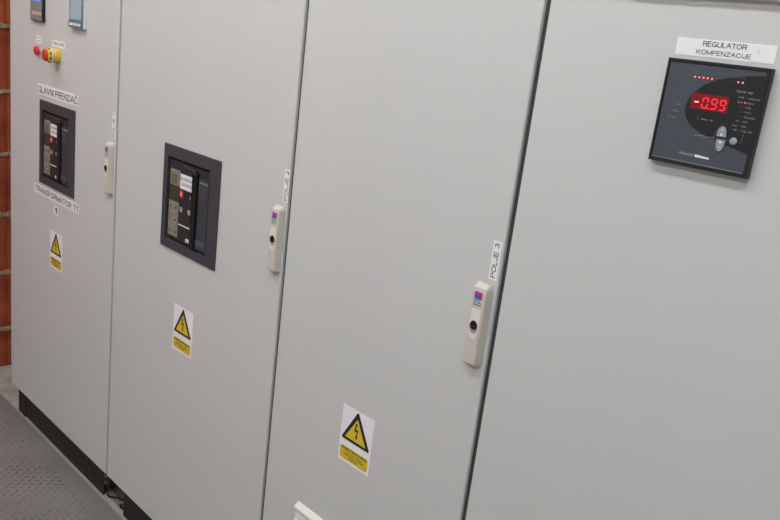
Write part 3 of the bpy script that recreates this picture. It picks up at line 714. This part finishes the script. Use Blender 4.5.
def digit(x, segs, off=True):
    """seven segments, slanted"""
    w, h, k, q = 0.0088, 0.0146, 0.00155, 0.08
    zb = zz(0.0618)
    def pt(u, v): return (x+u+v*q, zb+v)
    g = 0.0004
    def hs(v): return [pt(g+k*.5, v), pt(k+g, v+k/2), pt(w-k-g, v+k/2), pt(w-k*.5-g, v), pt(w-k-g, v-k/2), pt(k+g, v-k/2)]
    def vs(u, v0, v1): return [pt(u, v0+g+k*.4), pt(u+k/2, v0+k+g), pt(u+k/2, v1-k-g), pt(u, v1-g-k*.4), pt(u-k/2, v1-k-g), pt(u-k/2, v0+k+g)]
    SG = {'a': hs(h-k/2), 'g': hs(h/2), 'd': hs(k/2), 'f': vs(k/2, h/2, h), 'b': vs(w-k/2, h/2, h), 'e': vs(k/2, 0, h/2), 'c': vs(w-k/2, 0, h/2)}
    q_ = MB()
    for n_, P in SG.items():
        on = n_ in segs
        q_.prism(P, y1-0.0002, y1-0.0006, ('seghot' if segs == 'g' else 'segon') if on else 'segoff')
    q_.build('digit', dsp)
digit(0.0472, 'g'); digit(0.0594, 'abcdef'); digit(0.0720, 'abcdfg'); digit(0.0842, 'abcdfg')
b = MB(); b.disc(0.0699, zz(0.0615), 0.0010, y1-0.0002, y1-0.0006, 'segon', 12); b.build('decimal_point', dsp)
# keys
def half_oval(cx, v0, v1, w, up):
    P = []
    for i in range(17):
        a = math.pi*i/16
        P.append((cx+w*math.cos(a), (zz(v1)+(v1-v0)*math.sin(a)**0.85) if up else (zz(v0)-(v1-v0)*math.sin(a)**0.85)))
    return P if up else P[::-1]
b = MB(); b.prism(half_oval(0.0968, 0.0812, 0.0952, 0.0066, True), y1, y1-0.0016, 'regbtn', 0.0003); b.text('+', 0.0952, 0.0984, zz(0.0870), zz(0.0845), y1-0.0014, y1-0.0018, 'white')
b.prism([(0.0945, zz(0.0935)), (0.0991, zz(0.0935)), (0.0968, zz(0.0902))], y1-0.0014, y1-0.0018, 'white'); b.build('up_key', t_, label='blue-grey half-oval upper key')
b = MB(); b.prism(half_oval(0.0978, 0.0990, 0.1148, 0.0062, False), y1, y1-0.0016, 'regbtn', 0.0003); b.prism([(0.0955, zz(0.1012)), (0.0978, zz(0.1046)), (0.1001, zz(0.1012))], y1-0.0014, y1-0.0018, 'white')
b.stroke([(0.0960, zz(0.1090)), (0.0996, zz(0.1090))], 0.0007, y1-0.0014, y1-0.0018, 'white'); b.build('down_key', t_, label='blue-grey half-oval lower key')
b = MB(); b.lathe([(0.0050, y1), (0.0050, y1-0.0013), (0.0044, y1-0.0018), (0, y1-0.0018)], 0.1147, zz(0.0984), 'regbtn', 28); b.build('enter_key', t_, label='round blue-grey key')

# ------------------------------------------------------------------ ceiling lamps
def lamp(x, y):
    t_ = thing('ceiling_lamp', 'long fluorescent ceiling lamp over the aisle (outer row is added fill), out of the picture', 'ceiling lamp', (x, y, 2.86), 'aisle ceiling lamps')
    b = MB(); b.box(-0.62, 0.62, -0.09, 0.09, 0.03, 0.09, 'lamphouse', 0.004, 1); b.build('housing', t_)
    b = MB(); b.box(-0.60, 0.60, -0.075, 0.075, 0.0, 0.0295, 'lamp', 0.006, 2); b.build('diffuser', t_)
    return t_
l0 = lamp(0.22, -0.85)
for x, y in ((1.50, -0.85), (2.78, -0.85), (0.22, -2.1), (1.50, -2.1), (2.78, -2.1)):  # outer row is unseen, added as fill for the left and mid height
    c = copy_tree(l0); c.location = (x, y, 2.86)

w = bpy.data.worlds.new('room_ambient'); S.world = w; w.use_nodes = True
bg = w.node_tree.nodes['Background']; bg.inputs['Color'].default_value = (0.95, 0.98, 1.0, 1); bg.inputs['Strength'].default_value = 0.43

# ------------------------------------------------------------------ camera
cd = bpy.data.cameras.new('camera'); cam = bpy.data.objects.new('camera', cd); COL.objects.link(cam); S.camera = cam
cd.sensor_width = 36.0; cd.lens = 812.4*36/780; cd.clip_start = 0.01
cam.location = (3.0377, -1.1097, 1.6117)
cam.rotation_mode = 'XYZ'; cam.rotation_euler = tuple(math.radians(a) for a in (74.56923012, -6.89690918, 45.82410675))

S.view_settings.view_transform = 'Standard'; S.view_settings.look = 'None'; S.view_settings.gamma = 1.0
S.view_settings.use_curve_mapping = False; S.view_settings.exposure = 0.0
